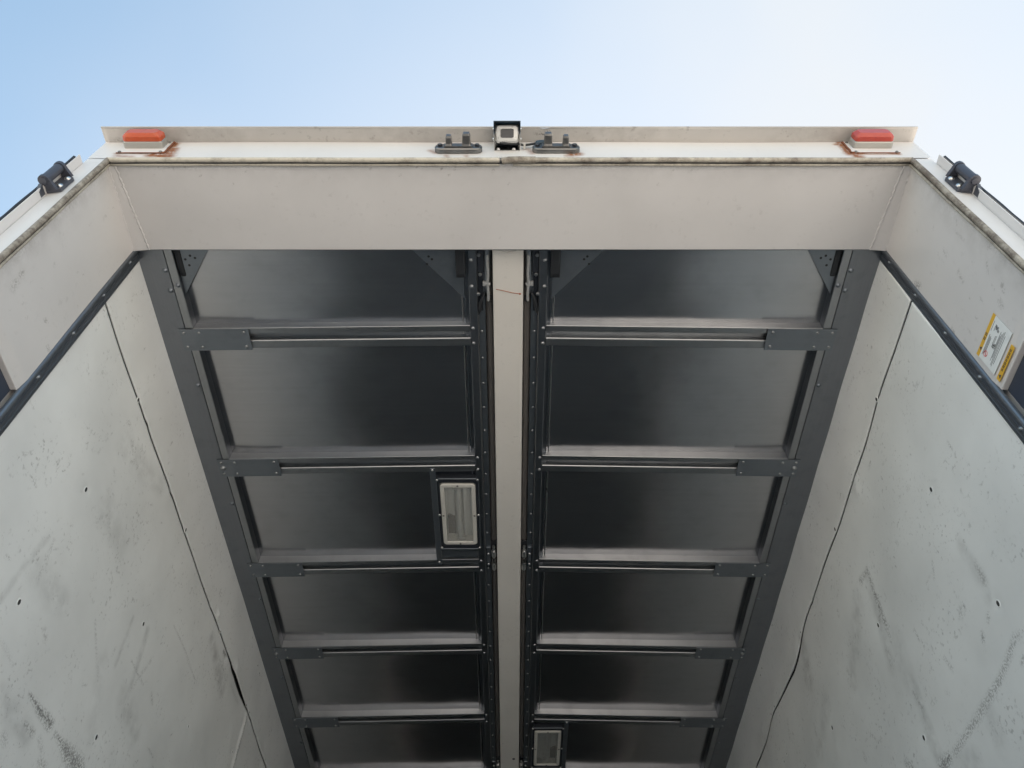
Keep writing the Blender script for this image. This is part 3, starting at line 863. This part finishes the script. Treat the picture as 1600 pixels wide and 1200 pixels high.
# =================================================================== wing hinges and hydraulic fittings beside the ridge
def wing_hinge(sx, y, label):
    root = thing('wing_hinge', label, 'hinge', (CX + sx * .075, y, ZC + .02), 'hinges along the ridge beam')
    X = lambda d: CX + sx * d
    MB().box(X(.052), X(.076), y - .02, y + .16, ZC + .022, ZC + .03).build('backing', 'black_rubber', root)
    MB().box(X(.079), X(.096), y + .01, y + .13, ZC + .0125, ZC + .0195).build('leaf', 'plate_metal', root, .002)
    MB().tube([(X(.064), y + .0, ZC + .012), (X(.064), y + .15, ZC + .012)], .0055, 10).build('pin', 'bolt_metal', root)
    for a, b in ((.03, .062), (.072, .100), (.108, .142)):
        MB().tube([(X(.064), y + a, ZC + .012), (X(.064), y + b, ZC + .012)], .0105, 12).build('knuckle', 'cast_metal' if a > .06 and a < .1 else 'bolt_metal', root, .002)
    mb = MB()
    for q in (.05, .115): mb.dome((X(.0875), y + q, ZC + .0125), (0, 0, -1), .006, .005, 8)
    mb.build('hinge_bolts', 'bolt_metal', root)['kind'] = 'stuff'
for y, w_ in ((1.70, 'beside the near ceiling lamp'), (3.42, 'beside the far ceiling lamp')):
    for sx, s in ((-1, 'left'), (1, 'right')):
        wing_hinge(sx, y, f'small steel hinge on the {s} side of the ridge beam {w_}')

def hydraulics(sx, label):
    root = thing('hose_fitting', label, 'hose', (CX + sx * .072, .33, ZC), 'hose fittings behind the header')
    X = lambda d: CX + sx * d
    z = ZC + .004
    mb = MB().box(X(.078), X(.099), .30, .40, z + .004, z + .02).box(X(.083), X(.099), .40, .55, z + .012, z + .02)
    mb.build('bracket', 'black_iron', root, .002)
    MB().tube([(X(.066), .30, z + .012), (X(.067), .36, z + .012), (X(.069), .42, z + .012), (X(.069), .48, z + .014)], [.010, .010, .011, .007], 10).build('cylinder', 'plate_metal', root)
    pts = [(X(.0655 + .001 * math.sin(k * .8)), .335 + .0105 * k, z - .001 + .0006 * (k % 2)) for k in range(17)]
    MB().tube(pts, [.0042 + (.0009 if k % 2 else 0) for k in range(17)], 8).build('steel_hose', 'hose_sleeve', root)
    MB().tube([(X(.066), .495, z), (X(.062), .507, z + .003), (X(.058), .505, z + .010), (X(.058), .49, z + .016)], .0045, 8).build('hose_end', 'black_rubber', root)
    mb = MB()
    for q, d in ((.405, .091), (.478, .098), (.335, .094)): mb.hexbolt((X(d), q, z + .004), (0, 0, -1), .0065, .008)
    mb.build('clamp_bolts', 'bolt_metal', root)['kind'] = 'stuff'
    MB().tube([(X(.0585), .442, z + .002), (X(.079), .438, z + .001)], .006, 8).box(X(.072), X(.083), .432, .446, z - .004, z + .01).build('clamp', 'hose_sleeve', root, .001)
    cab = [(X(.076), .475, z + .006), (X(.084), .49, z + .003), (X(.092), .515, z + .002), (X(.096), .54, z + .003), (X(.102), .562, z + .012)]
    MB().tube(cab, [.004, .005, .006, .007, .005], 8).build('cable', 'black_rubber', root)
hydraulics(-1, 'steel hose and clamps behind the header, left of the ridge beam')
hydraulics(1, 'steel hose and clamps behind the header, right of the ridge beam')

# =================================================================== ceiling lamps
def ceiling_lamp(sx, y0, label):
    L = .40
    y1 = y0 + L
    root = thing('ceiling_lamp', label, 'lamp', (CX + sx * .197, y0 + L / 2, ZC), 'ceiling lamps of the cargo box')
    X = lambda d: CX + sx * d
    za = ZC - .002
    yr0 = max([r for r in RIBS if r < y0]) + RW
    yr1 = min([r for r in RIBS if r > y0])
    # bearer strip from rib to rib
    for d0, d1 in ((.284, .306),):
        MB().box(X(d0), X(d1), yr0 - .02, yr1 + .03, ZC - .0055, ZC - .0025).build('bearer', 'plate_metal', root, .001)
    MB().box(X(.131), X(.284), yr1 - .055, yr1 - .006, ZC + .004, ZC + .01).build('end_plate', 'plate_metal', root, .001)
    MB().box(X(.131), X(.284), yr0 + .002, yr0 + .06, ZC + .016, ZC + .024).build('back_box', 'black_iron', root, .002)
    cxl, cyl = .2005, y0 + L / 2
    def ring(hx, hy, r, z): return [(X(p), q, z) for p, q in rrect(cxl, cyl, hx, hy, r)]
    # dark frame
    MB().loft([ring(.084, .2, .014, za + .03), ring(.084, .2, .014, za - .006), ring(.0815, .1975, .012, za - .0085), ring(.072, .178, .012, za - .0085), ring(.070, .176, .012, za - .004), ring(.070, .176, .012, za + .03)], True, False).build('frame', 'black_iron', root)
    # raised rim wire on the frame
    MB().tube(ring(.0825, .1985, .014, za - .0088) + [ring(.0825, .1985, .014, za - .0088)[0]], .0018, 6).build('frame_rim', 'plate_metal', root)
    # bezel
    MB().loft([ring(.0695, .1715, .014, za + .004), ring(.0695, .1715, .014, za - .010), ring(.067, .169, .012, za - .0125), ring(.056, .156, .004, za - .0125), ring(.0535, .1535, .003, za - .010), ring(.052, .152, .003, za + .026)], True, False).build('bezel', 'lamp_bezel', root)
    MB().box(X(cxl - .052), X(cxl + .052), cyl - .152, cyl + .152, za + .024, za + .027).build('pan', 'lamp_pan', root)
    # folded reflector wings and tube
    mb = MB()
    mb.loft([[(X(cxl - .044), y, za + .023), (X(cxl - .020), y, za + .008), (X(cxl - .018), y, za + .010), (X(cxl - .040), y, za + .0235)] for y in (cyl - .14, cyl + .14)])
    mb.loft([[(X(cxl + .044), y, za + .023), (X(cxl + .020), y, za + .008), (X(cxl + .018), y, za + .010), (X(cxl + .040), y, za + .0235)] for y in (cyl - .14, cyl + .02)])
    mb.build('reflector', 'lamp_pan', root)
    n = 60
    MB().tube([(X(cxl), cyl - .14 + .28 * k / n, za + .006) for k in range(n + 1)], [.0105 + (.0012 if k % 2 else 0) for k in range(n + 1)], 10).build('tube', 'lamp_tube', root)
    for q in (-.142, .142):
        MB().box(X(cxl - .022), X(cxl + .022), cyl + q - .008, cyl + q + .008, za - .004, za + .02).build('tube_holder', 'lamp_bezel', root, .003)
    MB().box(X(cxl + .018), X(cxl + .048), cyl + .02, cyl + .125, za + .008, za + .02).build('driver_box', 'lamp_board', root, .002)
    MB().box(X(cxl - .0545), X(cxl + .0545), cyl - .1545, cyl + .1545, za - .0095, za - .0075).build('cover', 'clear_cover', root)
    mb = MB()
    for p, q in ((0, -.1635), (0, .1635), (-.0625, 0), (.0625, 0)): mb.dome((X(cxl + p), cyl + q, za - .0125), (0, 0, -1), .0045, .003, 8)
    mb.build('bezel_screws', 'cast_metal', root)['kind'] = 'stuff'
    mb = MB()
    for p, q in ((-.079, -.192), (.079, -.192), (-.079, .192), (.079, .192), (-.0785, 0), (.0785, 0)): mb.dome((X(cxl + p), cyl + q, za - .0085), (0, 0, -1), .0055, .004, 8)
    for q in (yr0 - .012, yr1 + .012): mb.dome((X(.295), q, ZC - .0055), (0, 0, -1), .0055, .004, 8)
    mb.build('frame_screws', 'bolt_metal', root)['kind'] = 'stuff'
ceiling_lamp(-1, RIBS[1] + RW + .027, 'dark framed ceiling lamp with clear cover in the left roof wing')
ceiling_lamp(1, RIBS[4] + RW + .030, 'dim ceiling lamp at the bottom edge in the right roof wing')

# =================================================================== marker lamps on the header
def marker_lamp(sx, label):
    xm = -1.088 if sx < 0 else 1.0795
    root = thing('marker_lamp', label, 'marker light', (xm, 0, 3.86), 'red marker lamps on the header')
    z0 = 3.866
    # backing plate with rusty edge
    pl = MB().box(xm - .072, xm + .072, -.0035, -.0008, 3.812, 3.899)
    o = pl.build('mounting_plate', 'white_paint', root)
    # rust as a fine border strip of flaking paint
    nb = MB()
    side = 1 if sx < 0 else -1
    e = [(xm + side * .0725, -.002, 3.899)] + [(xm + side * (.0725 + rng.normal(0, .0006)), -.002, 3.899 - .086 * k / 8) for k in range(1, 9)] + [(xm + side * (.07 - .14 * k / 14), -.002, 3.8118 + rng.normal(0, .0005)) for k in range(1, 15)]
    nb.tube(e, [.0034 if k < 10 else .0016 for k in range(len(e))], 5)
    nb.build('rusty_edge', 'rust_line', root)
    # base block
    def ring(hx, hz, y, r=.006, dz=0): return [(xm + p, y, z0 + dz + q) for p, q in rrect(0, 0, hx, hz, r, 3)]
    MB().loft([ring(.058, .024, -.0035), ring(.058, .024, -.020), ring(.055, .0225, -.0235)]).build('base', 'dull_silver', root)
    # lens: chamfered red block
    MB().loft([ring(.056, .0225, -.0237, .008), ring(.0575, .0235, -.0265, .009), ring(.0575, .0235, -.038, .012), ring(.046, .0165, -.048, .010)], True, True, False).build('lens', 'red_lens' if sx > 0 else 'orange_lens', root, .0025, 3)
    b = MB()
    for p, q in ((side * .06, -.046), (side * .062, .030), (-side * .06, -.047)): b.dome((xm + p, -.0035, 3.86 + q), (0, -1, 0), .005, .004, 8)
    b.build('plate_bolts', 'cast_metal', root)['kind'] = 'stuff'
marker_lamp(-1, 'orange red marker lamp on rusty plate at the left header end')
marker_lamp(1, 'red marker lamp on rusty plate at the right header end')

# =================================================================== lock keepers
def lock_keeper(xm, sx, label):
    root = thing('lock_keeper', label, 'door latch', (xm, 0, 3.835), 'door lock keepers on the header')
    zc = 3.828
    def ring(hx, hz, y): return [(xm + p, y, zc + q) for p, q in rrect(0, 0, hx, hz, min(hx, hz) * .95, 5)]
    MB().loft([ring(.070, .021, -.0008), ring(.070, .021, -.013), ring(.067, .0185, -.016)], True, True, False).build('base_plate', 'keeper_metal', root)
    MB().loft([[(xm - .042, y, zc - .014), (xm + .042, y, zc - .014), (xm + .042, y, zc + .010), (xm - .042, y, zc + .010)] for y in (-.0162, -.021)]).build('saddle', 'cast_metal', root, .003)
    for d, hw, ln in ((.024, .012, .036), (-.028, .009, .029)):
        x = xm - sx * d
        mb = MB().loft([[(x + p * k, y, zc + q * k2 + .0) for p, q in rrect(0, 0, hw, .011, .004, 3)] for y, k, k2 in ((-.0205, 1.15, 1.2), (-.026, 1.0, 1.0), (-.020 - ln + .006, .95, .95), (-.020 - ln, .75, .72))], True, True, False)
        mb.build('lug', 'cast_metal', root, .0015)
    mb = MB()
    for p in (-.055, .055): mb.hexbolt((xm + p, -.0155, zc + .004), (0, -1, 0), .0075, .006)
    mb.build('keeper_bolts', 'black_iron', root)['kind'] = 'stuff'
lock_keeper(-.151, -1, 'chromed lock keeper with two lugs left of the camera')
lock_keeper(.137, 1, 'chromed lock keeper with two lugs right of the camera')

# =================================================================== reversing camera
rc = thing('reversing_camera', 'silver and black reversing camera bolted to the middle of the header', 'camera', (CX, 0, 3.84))
xc = -.0075
MB().box(xc - .037, xc + .037, -.003, -.0008, 3.830, 3.885).build('bracket_plate', 'chrome', rc, .001)
for s in (-1, 1):
    MB().box(xc + s * .0372, xc + s * .0392, -.05, -.0008, 3.830, 3.872).build('bracket_arm', 'chrome', rc, .001)
zc_ = 3.862
def cring(hx, hz, y, r, dz=0): return [(xc + p, y, zc_ + dz + q) for p, q in rrect(0, 0, hx, hz, r, 4)]
MB().loft([cring(.033, .022, -.016, .01), cring(.035, .026, -.024, .01), cring(.035, .026, -.062, .009)]).tilt().build('housing', 'black_iron', rc)
MB().loft([cring(.0352, .0262, -.0622, .009), cring(.0352, .0262, -.068, .010), cring(.031, .022, -.0745, .010), cring(.020, .0135, -.0755, .005), cring(.0185, .0122, -.0715, .004)], True, False).tilt().build('face_plate', 'silver_paint', rc)
MB().add(cring(.0187, .0124, -.0718, .004), [tuple(range(20))]).tilt().build('lens_window', 'camera_glass', rc)
# sun hood
MB().loft([[(xc - .0395, y, z0), (xc - .0395, y, z1), (xc + .0395, y, z1), (xc + .0395, y, z0), (xc + .0375, y, z0), (xc + .0375, y, z1 - .002), (xc - .0375, y, z1 - .002), (xc - .0375, y, z0)] for y, z0, z1 in ((-.010, 3.872, 3.8915), (-.080, 3.868, 3.893), (-.096, 3.886, 3.893))]).tilt().build('sun_hood', 'blue_black', rc)
mb = MB()
for s in (-1, 1):
    for y, z in ((-.052, 3.872), (-.03, 3.848)): mb.dome((xc + s * .0395, y, z), (s, 0, 0), .0045, .004, 8)
for p in (-.026, .020): mb.dome((xc + p, -.003, 3.838), (0, -1, 0), .006, .005, 8)
mb.build('camera_screws', 'bolt_metal', rc)['kind'] = 'stuff'
mb = MB()
for k in range(6): mb.box(xc - .013 + k * .0045, xc - .013 + k * .0045 + (.003 if k != 2 else .0018), -.0728, -.0712, zc_ - .0198, zc_ - .0165)
mb.tilt().build('lettering', 'ink', rc)
cb = [(xc - .022, -.022, 3.846), (xc - .024, -.026, 3.838), (xc - .012, -.022, 3.834), (xc + .01, -.020, 3.837), (xc + .032, -.017, 3.843), (xc + .05, -.012, 3.846), (xc + .066, -.012, 3.852), (xc + .085, -.014, 3.856), (xc + .10, -.012, 3.852)]
cbo = MB().tube(cb, .0036, 8).build('camera_cable', 'black_rubber')
tag(cbo, 'black cable from the reversing camera to its connector', 'cable')
MB().tube([cb[-2], (xc + .105, -.014, 3.853), (xc + .128, -.013, 3.850)], [.008, .0115, .009], 10).build('connector', 'blue_black', cbo)
MB().box(xc + .0485, xc + .0545, -.017, -.0008, 3.842, 3.851).build('cable_clip', 'lamp_bezel', cbo, .001)

# =================================================================== door hinges on the rear posts
def door_hinge(sx, label):
    root = thing('door_hinge', label, 'hinge', (sx * 1.21, 0, 3.57), 'black door hinges on the rear posts')
    zc = 3.568
    hl = .051
    # foot plate on the post
    def fp(y, k=1.0): return [(sx * (1.2075 + p * k), y, zc + q * k) for p, q in ((-.016, -hl * .75), (.0155, -hl), (.0175, -hl), (.0175, hl), (.0155, hl), (-.016, hl * .75))]
    MB().loft([fp(-.0008), fp(-.009), fp(-.0105, .97)]).build('foot_plate', 'hinge_iron', root)
    # two ears carrying the pin
    for s in (-1, 1):
        z0 = zc + s * (hl - .006)
        ear = []
        prof = [(1.196, -.009), (1.2, -.02), (1.205, -.031)]
        for k in range(9):
            a = R(150 - 30 * k + 0)
            prof.append((1.222 + 0.0155 * math.cos(a), -.036 + -0.0155 * math.sin(a) * 1.0))
        prof += [(1.2245, -.009)]
        MB().loft([[(sx * x, y, z0 + dz) for x, y in prof] for dz in (-.006, .006)]).build('ear', 'hinge_iron', root, .002)
    MB().tube([(sx * 1.222, -.036, zc - hl - .004), (sx * 1.222, -.036, zc + hl + .004)], .0095, 12).build('pin', 'hinge_iron', root)
    MB().tube([(sx * 1.222, -.036, zc - hl + .014), (sx * 1.222, -.036, zc + hl - .014)], .0135, 14).build('barrel', 'hinge_iron', root)
    # strap folding round to the door outside
    MB().loft([[(sx * 1.2255, y0, z), (sx * 1.236, y0, z), (sx * 1.236, y1, z), (sx * 1.2255, y1, z)] for z, y0, y1 in ((zc - hl - .030, -.018, -.001), (zc - hl - .006, -.03, -.001))]).build('strap', 'hinge_iron', root, .002)
    mb = MB()
    for q in (-.022, .026): mb.dome((sx * 1.201, -.0105, zc + q), (0, -1, 0), .009, .006, 10)
    mb.build('hinge_bolts', 'bolt_metal', root)['kind'] = 'stuff'
door_hinge(-1, 'black iron door hinge on the left rear post')
door_hinge(1, 'black iron door hinge on the right rear post')

# =================================================================== stickers on the right jamb
def sticker(name, label, y0, y1, z0, z1):
    x = JX - .0022
    root = thing(name, label, 'sticker', (x, (y0 + y1) / 2, z0), 'warning stickers on the right jamb')
    return root, x
# caution sheet: yellow heading band (top), white body with print
st, x = sticker('warning_label', 'white caution sticker with a yellow heading band on the right jamb', .153, .272, 3.073, 3.164)
y0, y1, z0, z1 = .153, .272, 3.074, 3.165
MB().box(x, x + .0006, y0, y1, z0, z1 - .0125).build('body', 'sticker_white', st)
MB().box(x - .0002, x + .0006, y0, y1, z1 - .0125, z1).build('heading_band', 'sticker_yellow', st)
ik = MB()
def ln(ya, yb, za, th=.0011):
    ik.box(x - .0003, x - .0001, ya, yb, za, za + th)
def glyph(mb, yc, zc, s, k):
    r3 = random.Random(k)
    for q in (-.8, 0, .8): mb.box(x - .0005, x - .00035, yc - s * .5, yc + s * .5, zc + q * s * .5 - s * .08, zc + q * s * .5 + s * .08)
    for q in (-.35, .35):
        mb.box(x - .0005, x - .00035, yc + q * s - s * .08, yc + q * s + s * .08, zc - s * .5, zc + s * .5)
def triangle(mb, yc, zc, s):
    mb.add([(x - .0005, yc - s * .6, zc - s * .5), (x - .0005, yc + s * .6, zc - s * .5), (x - .0005, yc, zc + s * .55)], [(0, 1, 2)])
r4 = random.Random(3)
for i, zq in enumerate((.0205, .0235, .0265, .0295)):
    ln(y1 - .012 - .004 * i, y0 + .045 + r4.uniform(0, .015), z1 - zq, .0012)
ln(y0 + .012, y0 + .04, z1 - .0175); ln(y0 + .02, y0 + .034, z1 - .028)
for zq, a, b in ((.042, .04, .062), (.046, .038, .064), (.055, .02, .07), (.058, .03, .1), (.061, .022, .09), (.065, .015, .108), (.069, .012, .110), (.074, .02, .100)):
    ln(y0 + a, y0 + b, z1 - zq, .0012)
for zq, yc in ((.030, .019), (.034, .024), (.038, .020), (.043, .026)):
    glyph(ik, y0 + yc, z1 - zq, .006, int(zq * 1e4))
glyph(ik, y0 + .066, z1 - .047, .009, 5); glyph(ik, y0 + .06, z1 - .052, .006, 6)
ik.build('print', 'ink', st)
hb = MB()
triangle(hb, y1 - .022, z1 - .0066, .009)
glyph(hb, y1 - .050, z1 - .0064, .008, 1); glyph(hb, y1 - .062, z1 - .0064, .008, 2)
hb.build('heading_print', 'ink', st)
rg = MB()
cyr, czr, rr = y1 - .022, z1 - .032, .0072
pts = [(x - .0004, cyr + rr * math.cos(2 * math.pi * k / 20), czr + rr * math.sin(2 * math.pi * k / 20)) for k in range(21)]
rg.tube(pts, .0009, 5).tube([(x - .0004, cyr - rr * .7, czr + rr * .7), (x - .0004, cyr + rr * .7, czr - rr * .7)], .0009, 5)
rg.build('prohibition_ring', 'ink_red', st)
st2, x = sticker('warning_strip', 'narrow yellow caution strip below the white sticker on the right jamb', .176, .273, 3.047, 3.063)
y0, y1, z0, z1 = .176, .274, 3.0475, 3.0625
x = JX - .0015
MB().box(x, x + .0009, y0, y1, z0, z1).build('strip', 'sticker_yellow', st2)
hb = MB()
triangle(hb, y1 - .013, (z0 + z1) / 2, .009)
for k in range(7): glyph(hb, y1 - .030 - .0092 * k, (z0 + z1) / 2 + .0005, .0068 if k % 3 else .006, 20 + k)
hb.build('strip_print', 'ink', st2)
